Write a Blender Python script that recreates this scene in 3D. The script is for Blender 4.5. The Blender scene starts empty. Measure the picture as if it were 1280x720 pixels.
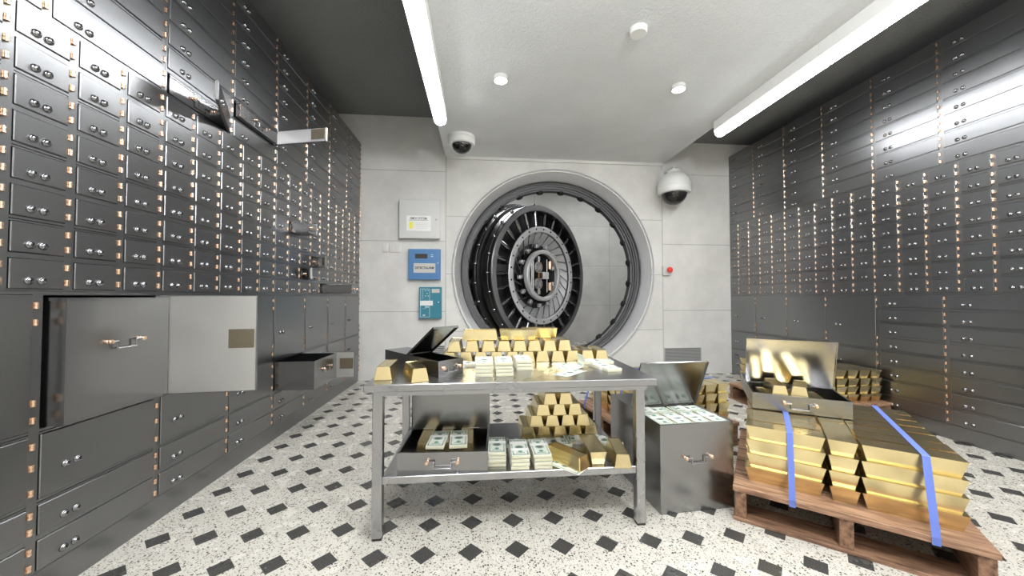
import bpy, bmesh, math, random
from mathutils import Vector, Matrix
random.seed(7)
PI = math.pi
SC = bpy.context.scene
COL = SC.collection
R = math.radians

# ------------------------------------------------------------------ helpers
class MB:
    """collects shapes and links them as one mesh object"""
    def __init__(s): s.v = []; s.f = []; s.m = []; s.sm = []
    def add(s, vs, fs, mi=0, smooth=False, M=None):
        o = len(s.v)
        for p in vs:
            p = Vector(p)
            s.v.append(tuple(M @ p) if M is not None else tuple(p))
        for f in fs:
            s.f.append([o + i for i in f]); s.m.append(mi); s.sm.append(smooth)
        return s
    def box(s, x0, x1, y0, y1, z0, z1, mi=0, M=None):
        vs = [(x0,y0,z0),(x1,y0,z0),(x1,y1,z0),(x0,y1,z0),(x0,y0,z1),(x1,y0,z1),(x1,y1,z1),(x0,y1,z1)]
        return s.add(vs, [(3,2,1,0),(4,5,6,7),(0,1,5,4),(1,2,6,5),(2,3,7,6),(3,0,4,7)], mi, False, M)
    def cbox(s, x0, x1, y0, y1, z0, z1, b, mi=0, M=None):
        """box with all edges chamfered by b"""
        bm = bmesh.new()
        vs = [bm.verts.new(p) for p in [(x0,y0,z0),(x1,y0,z0),(x1,y1,z0),(x0,y1,z0),(x0,y0,z1),(x1,y0,z1),(x1,y1,z1),(x0,y1,z1)]]
        for f in [(3,2,1,0),(4,5,6,7),(0,1,5,4),(1,2,6,5),(2,3,7,6),(3,0,4,7)]: bm.faces.new([vs[i] for i in f])
        bmesh.ops.bevel(bm, geom=bm.edges[:], offset=b, segments=1, affect='EDGES')
        return s.bm(bm, mi, False, M)
    def bm(s, bm, mi=0, smooth=False, M=None):
        bm.verts.index_update()
        s.add([v.co[:] for v in bm.verts], [[v.index for v in f.verts] for f in bm.faces], mi, smooth, M)
        bm.free(); return s
    def lathe(s, prof, n=32, mi=0, smooth=True, M=None, closed=False):
        """profile of (r, z) turned about z"""
        vs = []; k = len(prof)
        for i in range(n):
            a = 2*PI*i/n
            for r, z in prof: vs.append((r*math.cos(a), r*math.sin(a), z))
        fs = []
        kk = k if closed else k-1
        for i in range(n):
            j = (i+1) % n
            for q in range(kk):
                q2 = (q+1) % k
                fs.append((i*k+q, j*k+q, j*k+q2, i*k+q2))
        if not closed:
            if prof[0][0] > 1e-6: fs.append([i*k for i in range(n)][::-1])
            if prof[-1][0] > 1e-6: fs.append([i*k+k-1 for i in range(n)])
        return s.add(vs, fs, mi, smooth, M)
    def rod(s, p0, p1, r, n=12, mi=0, r1=None):
        p0 = Vector(p0); p1 = Vector(p1); d = p1-p0
        M = Matrix.Translation(p0) @ d.to_track_quat('Z', 'Y').to_matrix().to_4x4()
        return s.lathe([(r,0),(r if r1 is None else r1, d.length)], n, mi, True, M)
    def ball(s, c, r, mi=0, n=12, sq=(1,1,1)):
        prof = [(r*math.sin(PI*i/8), -r*math.cos(PI*i/8)) for i in range(9)]
        prof[0] = (0,-r); prof[-1] = (0, r)
        return s.lathe(prof, n, mi, True, Matrix.Translation(Vector(c)) @ Matrix.Diagonal((*sq,1)))
    def quad(s, pts, mi=0): return s.add(pts, [tuple(range(len(pts)))], mi)
    def mesh(s, name, mats, auto=True):
        me = bpy.data.meshes.new(name)
        me.from_pydata(s.v, [], s.f)
        for m in (mats if isinstance(mats, (list, tuple)) else [mats]): me.materials.append(m)
        me.polygons.foreach_set('material_index', s.m)
        me.polygons.foreach_set('use_smooth', s.sm)
        bm = bmesh.new(); bm.from_mesh(me)
        bmesh.ops.remove_doubles(bm, verts=bm.verts[:], dist=1e-6)
        bmesh.ops.recalc_face_normals(bm, faces=bm.faces[:])
        bm.to_mesh(me); bm.free()
        if any(s.sm):
            try: me.set_sharp_from_angle(angle=R(35))
            except Exception: pass
        return me

def obj(name, me, parent=None, loc=(0,0,0), rz=0.0, M=None):
    o = bpy.data.objects.new(name, me); COL.objects.link(o)
    if parent is not None: o.parent = parent
    if M is not None: o.matrix_local = M
    else:
        o.location = loc; o.rotation_euler = (0,0,rz)
    return o
def empty(name, loc=(0,0,0), rz=0.0, M=None):
    o = bpy.data.objects.new(name, None); COL.objects.link(o); o.empty_display_size = .1
    if M is not None: o.matrix_world = M
    else:
        o.location = loc; o.rotation_euler = (0,0,rz)
    return o
def tag(o, label, cat, group=None):
    o['label'] = label; o['category'] = cat
    if group: o['group'] = group
    return o
def struct(name, mb, m):
    o = obj(name, mb.mesh(name, m)); o['kind'] = 'structure'; return o
def text_mesh(body, size, mat, extrude=.0006, sx=1.0, bold=0.0):
    c = bpy.data.curves.new('lettering', 'FONT'); c.body = body; c.size = size; c.extrude = extrude
    c.offset = bold
    c.align_x = 'CENTER'; c.align_y = 'CENTER'
    t = bpy.data.objects.new('lettering', c); COL.objects.link(t)
    bpy.context.view_layer.update()
    me = bpy.data.meshes.new_from_object(t.evaluated_get(bpy.context.evaluated_depsgraph_get()))
    bpy.data.objects.remove(t)
    for v in me.vertices: v.co.x *= sx
    me.materials.clear(); me.materials.append(mat)
    return me
UP = Matrix.Rotation(PI/2, 4, 'X')          # local xy drawing -> upright, facing -y

# ------------------------------------------------------------------ materials
class NT:
    def __init__(s, name):
        s.mat = bpy.data.materials.new(name); s.mat.use_nodes = True
        s.t = s.mat.node_tree; s.b = s.t.nodes['Principled BSDF']
    def n(s, typ, **kw):
        x = s.t.nodes.new(typ)
        for k, v in kw.items(): setattr(x, k, v)
        return x
    def l(s, a, b): s.t.links.new(a, b)
    def math(s, op, a, b=None, clamp=False):
        x = s.n('ShaderNodeMath', operation=op); x.use_clamp = clamp
        for i, q in enumerate((a, b)):
            if q is None: continue
            if isinstance(q, (int, float)): x.inputs[i].default_value = q
            else: s.l(q, x.inputs[i])
        return x.outputs[0]
    def mix(s, f, a, b):
        x = s.n('ShaderNodeMix', data_type='RGBA')
        for i, q in ((0,f),(6,a),(7,b)):
            if isinstance(q, (int, float)): x.inputs[i].default_value = q
            elif isinstance(q, tuple): x.inputs[i].default_value = (*q[:3], 1)
            else: s.l(q, x.inputs[i])
        return x.outputs[2]
    def coord(s): return s.n('ShaderNodeTexCoord').outputs['Object']
    def geo(s): return s.n('ShaderNodeNewGeometry').outputs['Position']
    def xyz(s, v):
        x = s.n('ShaderNodeSeparateXYZ'); s.l(v, x.inputs[0]); return x.outputs
    def noise(s, v, scale, detail=3, rough=.5):
        x = s.n('ShaderNodeTexNoise'); x.inputs['Scale'].default_value = scale
        x.inputs['Detail'].default_value = detail; x.inputs['Roughness'].default_value = rough
        s.l(v, x.inputs['Vector']); return x.outputs['Fac']
    def ramp(s, f, stops):
        x = s.n('ShaderNodeValToRGB'); e = x.color_ramp.elements
        while len(e) < len(stops): e.new(.5)
        for i, (p, c) in enumerate(stops):
            e[i].position = p; e[i].color = (*c, 1) if len(c) == 3 else c
        s.l(f, x.inputs[0]); return x.outputs[0]
    def mapr(s, f, a, b, c, d):
        x = s.n('ShaderNodeMapRange')
        for i, q in enumerate((a, b, c, d)): x.inputs[i+1].default_value = q
        s.l(f, x.inputs[0]); return x.outputs[0]
    def bump(s, h, strength, dist=.01):
        x = s.n('ShaderNodeBump'); x.inputs['Strength'].default_value = strength; x.inputs['Distance'].default_value = dist
        s.l(h, x.inputs['Height']); s.l(x.outputs[0], s.b.inputs['Normal'])
    def set(s, base=None, metal=None, rough=None, spec=None):
        for k, v in (('Base Color', base), ('Metallic', metal), ('Roughness', rough), ('Specular IOR Level', spec)):
            if v is None: continue
            if isinstance(v, tuple): s.b.inputs[k].default_value = (*v, 1)
            elif isinstance(v, (int, float)): s.b.inputs[k].default_value = v
            else: s.l(v, s.b.inputs[k])
        return s

def simple(name, base, metal=0, rough=.5, spec=.5):
    return NT(name).set(base, metal, rough, spec).mat
def steel(name, base, rough, grain=.12, var=.06):
    t = NT(name); c = t.geo()
    g = t.noise(c, 420, 2, .6); w = t.noise(c, 2.3, 3)
    col = t.mix(t.mapr(g, .25, .75, 0, 1), tuple(x*(1-grain) for x in base), tuple(min(1, x*(1+grain)) for x in base))
    t.set(col, 1.0, t.mapr(w, .3, .7, rough-var, rough+var))
    t.bump(g, .035, .002)
    return t.mat
def emit(name, col, strength):
    t = NT(name); t.set(col, 0, .4)
    t.b.inputs['Emission Color'].default_value = (*col, 1); t.b.inputs['Emission Strength'].default_value = strength
    return t.mat

LAMP = 36.0
M_cab = steel('grey steel cabinet', (.265,.267,.275), .30, .12, .010)
M_box = steel('zinc sheet steel', (.31,.31,.315), .25, .2, .015)
M_lid = steel('dull zinc lid', (.29,.29,.292), .215, .28, .012)
M_in = steel('box interior steel', (.30,.30,.30), .38)
M_table = steel('stainless steel', (.43,.43,.44), .27, .06, .015)
M_chrome = simple('polished chrome', (.40,.40,.42), 1, .10)
M_copper = simple('polished copper', (.90,.64,.47), 1, .24)
M_black = simple('black keyhole', (.004,.004,.004), 0, .6)
M_strike = steel('bronze strike plate', (.24,.205,.15), .5, .35)
M_rubber = simple('black rubber', (.015,.015,.015), 0, .7)
M_white = simple('white enamel', (.78,.78,.76), 0, .35)
M_doorrefl = steel('door steel with painted reflection', (.62,.615,.60), .46, .10)  # paler door steel: the room's reflected brightness is put into the colour
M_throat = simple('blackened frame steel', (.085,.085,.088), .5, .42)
M_ringlight = steel('bright satin ring', (.74,.74,.75), .45, .06, .02)
M_ringlight.node_tree.nodes['Principled BSDF'].inputs['Metallic'].default_value = .5
M_dish = steel('bright cast dish', (.66,.66,.67), .42, .06, .02)
M_dish.node_tree.nodes['Principled BSDF'].inputs['Metallic'].default_value = .55
M_gunmetal = steel('dark gunmetal', (.13,.13,.135), .36, .1, .015)
M_bright = steel('satin bright steel', (.72,.72,.73), .42, .06, .02)
M_ringsteel = steel('satin ring steel', (.76,.76,.775), .5, .28, .02)
M_ringsteel.node_tree.nodes['Principled BSDF'].inputs['Metallic'].default_value = .45
M_polish = simple('polished dark steel', (.30,.30,.32), 1, .16)
M_blackmetal = simple('black oxide steel', (.035,.035,.037), 1, .35)
M_smoke = simple('smoked dome glass', (.012,.012,.012), 0, .06, .6)
M_strap = simple('blue woven strap', (.115,.175,.52), 0, .55)
M_blue = simple('blue enamel', (.075,.205,.43), 0, .4)
M_teal = simple('teal enamel', (.035,.21,.29), 0, .4)
M_greybox = simple('pale grey enamel', (.62,.62,.60), 0, .4)
M_swpaint = simple('wall coloured paint', (.70,.69,.66), 0, .5)
M_plate = simple('printed label plate', (.55,.53,.50), 0, .4)
M_label = simple('white paper label', (.82,.82,.80), 0, .5)
M_ink = simple('black ink', (.02,.02,.02), 0, .5)
M_yellow = simple('yellow print', (.85,.80,.08), 0, .5)
M_faint = simple('pale print', (.60,.62,.60), 0, .5)
M_screen = simple('dark display window', (.035,.028,.022), 0, .15)
M_red = simple('red plastic', (.80,.06,.045), 0, .3)
M_vent = simple('grey vent metal', (.40,.40,.39), .0, .5)
M_dark = simple('dark recess', (.02,.02,.02), 0, .8)
M_lamp = emit('glowing diffuser', (.97, .985, 1.0), LAMP)
M_lampside = emit('diffuser flank', (.97, .985, 1.0), 1.4)
M_spot = emit('glowing downlight lens', (1.0, .98, .95), 9.0)

def mk_gold():
    t = NT('cast gold'); c = t.coord()
    g = t.noise(c, 300, 2, .6); w = t.noise(c, 14, 3)
    col = t.mix(t.mapr(w, .3, .7, 0, 1), (.79,.65,.345), (.85,.715,.41))
    t.set(col, 1.0, t.mapr(g, .3, .7, .19, .25)); t.bump(t.math('ADD', g, t.math('MULTIPLY', w, .5)), .015, .002)
    return t.mat
M_gold = mk_gold()

def mk_paper():
    t = NT('banknote paper edges'); c = t.coord(); x = t.xyz(c)
    n = t.noise(c, 5, 2)
    st = t.n('ShaderNodeTexNoise'); cm = t.n('ShaderNodeCombineXYZ')
    t.l(t.math('MULTIPLY', x[2], 260), cm.inputs[2]); t.l(t.math('MULTIPLY', x[0], 3), cm.inputs[0]); t.l(t.math('MULTIPLY', x[1], 3), cm.inputs[1])
    t.l(cm.outputs[0], st.inputs['Vector']); st.inputs['Scale'].default_value = 1.0
    t.set(t.ramp(st.outputs['Fac'], [(.3, (.42,.40,.27)), (.5, (.66,.64,.48)), (.7, (.76,.75,.62))]), 0, .8); return t.mat
M_paper = mk_paper()
M_billwhite = simple('banknote white field', (.72,.75,.67), 0, .7)
M_billgreen = simple('banknote green print', (.36,.44,.36), 0, .7)
M_billdark = simple('banknote dark print', (.12,.15,.125), 0, .7)
M_seal = simple('banknote seal green', (.09,.29,.20), 0, .7)
M_band = simple('white paper band', (.84,.84,.82), 0, .7)
BILL = [M_paper, M_billwhite, M_billgreen, M_billdark, M_seal]

def mk_wood():
    t = NT('rough pine board'); c = t.coord()
    mp = t.n('ShaderNodeMapping'); mp.inputs['Scale'].default_value = (1.1, 11, 11); t.l(c, mp.inputs['Vector'])
    g = t.noise(mp.outputs[0], 3.4, 8, .68); k = t.noise(c, 3.0, 2)
    col = t.ramp(g, [(.30, (.07,.036,.02)), (.45, (.24,.13,.075)), (.58, (.40,.24,.15)), (.75, (.52,.34,.23))])
    col = t.mix(t.mapr(k, .62, .75, 0, .55), col, (.16,.085,.05))
    t.set(col, 0, .62); t.bump(g, .25, .006); return t.mat
M_wood = mk_wood()
def mk_wood_dark():
    t = NT('weathered pallet runner'); c = t.coord()
    mp = t.n('ShaderNodeMapping'); mp.inputs['Scale'].default_value = (1.3, 9, 9); t.l(c, mp.inputs['Vector'])
    g = t.noise(mp.outputs[0], 3.6, 6, .65)
    t.set(t.ramp(g, [(.3, (.05,.025,.015)), (.5, (.22,.12,.07)), (.75, (.36,.21,.13))]), 0, .65); t.bump(g, .3, .006); return t.mat
M_wood2 = mk_wood_dark()

OX, OY, TS = -.05956, 2.33645, .30
def mk_floor():
    t = NT('terrazzo with dark diamonds'); p = t.geo(); x = t.xyz(p)
    def tri(v, o):
        a = t.math('ADD', t.math('DIVIDE', t.math('SUBTRACT', v, o), TS), 100.5)
        return t.math('ABSOLUTE', t.math('SUBTRACT', t.math('FRACT', a), .5))
    d = t.math('ADD', tri(x[0], OX), tri(x[1], OY))
    dia = t.math('LESS_THAN', d, .272)
    def chips(scale, thr, pick):
        v = t.n('ShaderNodeTexVoronoi'); v.inputs['Scale'].default_value = scale; t.l(p, v.inputs['Vector'])
        s = t.n('ShaderNodeSeparateColor'); t.l(v.outputs['Color'], s.inputs[0])
        m = t.math('MULTIPLY', t.math('LESS_THAN', v.outputs['Distance'], thr), t.math('LESS_THAN', s.outputs[0], pick))
        return m, s.outputs[1]
    m1, c1 = chips(62, .40, .33); m2, c2 = chips(120, .42, .30)
    n = t.noise(p, 6, 3); fine = t.noise(p, 160, 2)
    base = t.mix(n, (.51,.487,.435), (.60,.575,.515))
    base = t.mix(t.mapr(fine, .45, .7, 0, .2), base, (.74,.715,.655))
    ch = lambda f: t.ramp(f, [(.0, (.035,.033,.03)), (.35, (.09,.085,.075)), (.6, (.25,.20,.13)), (.8, (.33,.31,.27)), (1, (.42,.36,.27))])
    base = t.mix(m1, base, ch(c1)); base = t.mix(m2, base, ch(c2))
    dk = t.mix(t.mapr(fine, .3, .75, 0, 1), (.032,.032,.03), (.085,.083,.078))
    t.set(t.mix(dia, base, dk), 0, t.mapr(n, .3, .7, .20, .30), .45)
    return t.mat
M_floor = mk_floor()

def mk_concrete(name, vx=(), hz=(), reg=None, base=(.735,.725,.69)):
    """cast concrete; vx: seam x positions, hz: list of (z, xmin, xmax) seams"""
    t = NT(name); p = t.geo(); x = t.xyz(p)
    n = t.noise(p, 1.6, 5, .6); f = t.noise(p, 70, 3, .6)
    lo = tuple(b*.85 for b in base); hi = tuple(min(1, b*1.07) for b in base)
    col = t.mix(t.mapr(n, .3, .7, 0, 1), lo, hi)
    col = t.mix(t.mapr(f, .35, .7, 0, .25), col, tuple(b*.80 for b in base))
    v = t.n('ShaderNodeTexVoronoi'); v.inputs['Scale'].default_value = 7; t.l(p, v.inputs['Vector'])
    pit = t.math('LESS_THAN', v.outputs['Distance'], .035)
    col = t.mix(t.math('MULTIPLY', pit, .5), col, tuple(b*.5 for b in base))
    s = None
    def acc(a, b): return b if a is None else t.math('MAXIMUM', a, b)
    for q in vx:
        s = acc(s, t.math('LESS_THAN', t.math('ABSOLUTE', t.math('SUBTRACT', x[0], q)), .009))
    for z, x0, x1 in hz:
        m = t.math('LESS_THAN', t.math('ABSOLUTE', t.math('SUBTRACT', x[2], z)), .007)
        m = t.math('MULTIPLY', m, t.math('MULTIPLY', t.math('GREATER_THAN', x[0], x0), t.math('LESS_THAN', x[0], x1)))
        s = acc(s, m)
    if s is not None: col = t.mix(t.math('MULTIPLY', s, .48), col, tuple(b*.25 for b in base))
    t.set(col, 0, .72, .3); t.bump(f, .12, .004); return t.mat
M_wallback = mk_concrete('panelled concrete', (-.69, 3.84),
    [(2.74,-9,-.69),(1.34,-9,-.69),(4.15,-9,-.69),(2.74,3.84,9),(1.34,3.84,9),(4.24,3.84,9),(3.25,-.69,3.84),(2.09,-.69,3.84),(.94,-.69,3.84)])
M_wall = mk_concrete('plain concrete')
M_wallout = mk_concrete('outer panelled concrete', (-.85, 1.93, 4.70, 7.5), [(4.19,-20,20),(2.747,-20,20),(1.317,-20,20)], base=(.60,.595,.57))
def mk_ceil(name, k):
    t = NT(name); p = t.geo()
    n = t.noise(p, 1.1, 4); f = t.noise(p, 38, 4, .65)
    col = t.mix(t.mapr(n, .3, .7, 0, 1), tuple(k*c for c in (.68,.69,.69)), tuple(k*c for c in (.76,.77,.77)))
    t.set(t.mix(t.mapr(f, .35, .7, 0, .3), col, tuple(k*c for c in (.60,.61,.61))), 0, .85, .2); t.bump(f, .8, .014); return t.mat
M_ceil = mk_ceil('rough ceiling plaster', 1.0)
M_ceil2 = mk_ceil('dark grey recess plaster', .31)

# ------------------------------------------------------------------ the setting
XL, XR, YB = -2.345, 5.36, 7.20
BX0, BX1 = -3.33, 6.34
YN = -3.2
struct('floor', MB().box(-6, 11, YN-.1, 12.8, -.1, 0), M_floor)
struct('wall_left', MB().box(BX0-.15, BX0, YN, YB, 0, 5.3).box(BX0, XL, YN, 1.385, 0, 4.66), M_wall)
struct('wall_right', MB().box(BX1, BX1+.15, YN, YB, 0, 5.3).box(XR, BX1, YN, 1.505, 0, 4.66), M_wall)
struct('wall_front', MB().box(BX0-.15, BX1+.15, YN-.15, YN, 0, 5.3), M_wall)
CX, CZ = 1.54, 2.16
def holed_wall(x0, x1, z0, z1, y0, y1, r, n=96):
    mb = MB()
    angs = sorted([2*PI*i/n for i in range(n)] + [math.atan2(z-CZ, x-CX) % (2*PI) for x in (x0,x1) for z in (z0,z1)])
    def edge(a):
        c, s = math.cos(a), math.sin(a); ts = []
        if c > 1e-9: ts.append((x1-CX)/c)
        if c < -1e-9: ts.append((x0-CX)/c)
        if s > 1e-9: ts.append((z1-CZ)/s)
        if s < -1e-9: ts.append((z0-CZ)/s)
        t = min(ts); return (CX+t*c, CZ+t*s)
    pts = []
    for a in angs:
        e = edge(a); pts.append(((CX+r*math.cos(a), CZ+r*math.sin(a)), e))
    k = len(pts)
    for i in range(k):
        (a, b), (c, d) = pts[i], pts[(i+1) % k]
        vs = [(a[0],y0,a[1]),(b[0],y0,b[1]),(d[0],y0,d[1]),(c[0],y0,c[1]),(a[0],y1,a[1]),(b[0],y1,b[1]),(d[0],y1,d[1]),(c[0],y1,c[1])]
        mb.add(vs, [(0,1,2,3),(4,7,6,5),(0,3,7,4),(1,5,6,2)])
    return mb
struct('wall_back', holed_wall(BX0-.15, BX1+.15, 0, 5.3, YB, YB+.45, 2.06), M_wallback)
struct('ceiling', MB().box(-.70, 3.88, YN, YB-.002, 4.46, 5.32), M_ceil)
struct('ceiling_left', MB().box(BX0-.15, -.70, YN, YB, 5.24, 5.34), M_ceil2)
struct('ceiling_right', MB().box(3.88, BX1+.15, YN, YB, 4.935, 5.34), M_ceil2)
tr = MB().box(-.66, 3.84, YB-.045, YB-.001, 4.405, 4.459)
struct('trim_1', tr, M_wall)
# the hall on the far side of the vault door
struct('wall_outside', MB().box(-6, 11, 12.6, 12.75, 0, 5.6), M_wallout)
struct('wall_outside_left', MB().box(-6.1, -6, YB+.45, 12.75, 0, 5.6), M_wall)
struct('wall_outside_right', MB().box(11, 11.1, YB+.45, 12.75, 0, 5.6), M_wall)
struct('ceiling_outside', MB().box(-6, 11, YB+.45, 12.75, 5.6, 5.7), M_ceil)

# ------------------------------------------------------------------ deposit cabinets
ROW = .1866; BASE = .175; TIER = 8*ROW
DH0, DH1 = .012, .166           # door bottom / top inside a row
NAR, WID, RWID = .288, .72, .7105
def door_mesh(w, h):
    return MB().cbox(-w, 0, -.006, .016, 0, h, .0035).mesh('deposit_door', M_cab)
_dm = {}
def get_door(w, h):
    k = (round(w,4), round(h,4))
    if k not in _dm: _dm[k] = door_mesh(w, h)
    return _dm[k]
lk = MB()
FR = Matrix.Rotation(PI/2, 4, 'X')          # local z -> -y (out of the face)
lk.lathe([(.0215,0),(.0215,.004),(.019,.008),(.0165,.0095),(.015,.013),(.011,.0165),(.005,.018),(0,.0182)], 16, 0, True, FR)
lk.box(-.0032, .0032, -.0205, -.0135, -.002, .0125, 1)
lk.lathe([(.0045,.0125),(.0045,.0196),(0,.0196)], 8, 1, False, FR @ Matrix.Translation((0,.004,0)))
ME_lock = lk.mesh('lock', [simple('nickel lock face', (.27,.27,.28), 1, .16), M_black])
hg = MB(); hm = Matrix.Translation((0,-.007,0))
hg.lathe([(0,-.018),(.0085,-.018),(.0105,-.0165),(.0105,-.0015),(.0075,-.001),(.0075,.001),(.0105,.0015),(.0105,.0165),(.0085,.018),(0,.018)], 12, 0, True, hm)
hg.box(-.012, .012, -.0075, -.0005, -.0165, -.0018).box(-.012, .012, -.0075, -.0005, .0018, .0165)
ME_hinge = hg.mesh('hinge', M_copper)

OPEN = {}   # (side, tier, unit, col, row) -> opening angle
def cabinet(side, unit, tier, label):
    """tier 0 low, 1 middle, 2 high; local x runs left to right facing the wall, y goes into the wall"""
    W = 2*WID if side == 'L' else 2*RWID
    z0 = BASE + tier*TIER
    if side == 'L': root = empty('deposit_cabinet', (XL, 1.395+unit*2*WID, z0), PI/2)
    else: root = empty('deposit_cabinet', (XR, 2.944+unit*2*RWID, z0), -PI/2)
    tag(root, label, 'cabinet', 'safe deposit cabinets on the ' + ('left' if side == 'L' else 'right') + ' wall')
    nc = 5 if tier == 1 else 2
    cw = W/nc
    d0, d1 = (.015, .250) if nc == 5 else (.022, .690)
    d1 = d1*cw/(NAR if nc == 5 else WID)
    if tier == 0:
        small = (side == 'R' and unit == 1)
        rows = [(i, 1) for i in range(8)] if small else [(0,1),(1,1),(2,2),(4,4)]
    else: rows = [(i, 1) for i in range(8)]
    body = MB(); D = .95
    zb = -BASE if tier == 0 else 0
    body.box(.001, .02, .02, D, .001, TIER-.001).box(W-.02, W-.001, .02, D, .001, TIER-.001)
    body.box(.02, W-.02, D-.02, D, .001, TIER-.001).box(.02, W-.02, .02, D-.02, .001, .012).box(.02, W-.02, .02, D-.02, TIER-.012, TIER-.001)
    # stiles
    xs = []
    for c in range(nc+1):
        a = c*cw + (-(cw-d1)+.003 if c else .001); b = c*cw + (d0-.003 if c < nc else -.001)
        if c == 0: a = .001
        body.box(a, b, 0, .03, .001, TIER-.001); xs.append((a, b))
    # rails
    edges = [0] + [r+k for r, k in rows]
    for c in range(nc):
        xa, xb = xs[c][1], xs[c+1][0]
        for i, e in enumerate(edges):
            lo = e*ROW - (ROW-DH1) + .003 if i else .001
            hi = e*ROW + DH0 - .003 if i < len(edges)-1 else TIER-.001
            if i and i < len(edges)-1 and e % 2 == 0:
                m = e*ROW - .006
                body.box(xa, xb, 0, .03, lo, m-.0022).box(xa, xb, 0, .03, m+.0022, hi)
            else: body.box(xa, xb, 0, .03, lo, hi)
    # lining of the cells that stand open
    for c in range(nc):
        for r, k in rows:
            if (side, tier, unit, c, r) in OPEN:
                xa, xb = c*cw+d0, c*cw+d1; za, zc = r*ROW+DH0, (r+k)*ROW-(ROW-DH1)
                t = .006
                body.box(xa-t, xa, .03, .92, za-t, zc+t).box(xb, xb+t, .03, .92, za-t, zc+t)
                body.box(xa, xb, .03, .92, za-t, za).box(xa, xb, .03, .92, zc, zc+t).box(xa-t, xb+t, .92, .926, za-t, zc+t)
    obj('cabinet_body', body.mesh('cabinet_body', M_cab), root)
    if tier == 0:
        obj('plinth', MB().box(.0, W, .004, D, -BASE+.001, -.004).mesh('plinth', M_cab), root)
    for c in range(nc):
        for r, k in rows:
            w = d1-d0; h = (k-1)*ROW + DH1-DH0
            ang = OPEN.get((side, tier, unit, c, r), 0)
            dr = obj('door', get_door(w, h), root, (c*cw+d1, -.002, r*ROW+DH0), R(ang))
            la, lb = (.076, .132) if nc == 5 else (.117, .176)
            lz = .042 if k == 1 else .40*h
            for lx in (la, lb): obj('lock', ME_lock, dr, (-w+lx, -.006, lz))
            zz = [.036, .120] if k == 1 else ([.05, h/2+.01, h-.05] if k == 2 else [.055, .145, h-.145, h-.055])
            for z in zz: obj('hinge', ME_hinge, dr, (.012, -.001, z))
            if ang:
                obj('reflection_sheet', MB().box(-w+.006, -.006, .0162, .0185, .006, h-.006).mesh('reflection_sheet', M_doorrefl), dr)  # added sheet carrying the painted reflection on an open door's back
                sw = .17 if w > .4 else .07
                sh = min(h*.72, .14)
                sp = MB().cbox(-w+.015, -w+.015+sw, .0186, .025, h*.55-sh/2, h*.55+sh/2, .0015)
                so = obj('strike_plate', sp.mesh('strike_plate', M_strike), dr); so['label'] = 'bronze coloured strike plate'

OPEN.update({('L',2,1,0,0): 27, ('L',2,1,1,1): 76, ('L',0,0,1,4): 95, ('L',0,2,0,2): 90,
             ('L',1,2,1,4): 90, ('L',1,2,2,1): 34, ('L',1,2,3,2): 50, ('L',1,2,4,0): 90})
place = ['at near end', 'second from near end', 'third from near end', 'at far end']
place_r = ['past right edge of view', 'at near end', 'second from near end', 'at far end']
for u in range(4):
    cabinet('L', u, 0, 'low bank of large grey deposit doors on left wall, ' + place[u])
    cabinet('L', u, 1, 'middle bank of small grey deposit doors on left wall, ' + place[u])
    cabinet('L', u, 2, 'high bank of wide grey deposit doors on left wall, ' + place[u])
# right wall: unit 0 is the nearest; its origin is its far edge so local x runs towards the camera
def right_units():
    for u in range(4):
        far = 7.199 - (3-u)*2*RWID
        lo = 'low bank of eight thin drawers per column on right wall, ' if u == 1 else 'low bank of large grey deposit doors on right wall, '
        for tier, lab in ((0, lo), (1, 'middle bank of small grey deposit doors on right wall, '), (2, 'high bank of wide grey deposit doors on right wall, ')):
            before = set(bpy.data.objects)
            cabinet('R', u, tier, lab + place_r[u])
            root = [o for o in bpy.data.objects if o not in before and o.parent is None][0]
            root.location.y = far
right_units()

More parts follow.
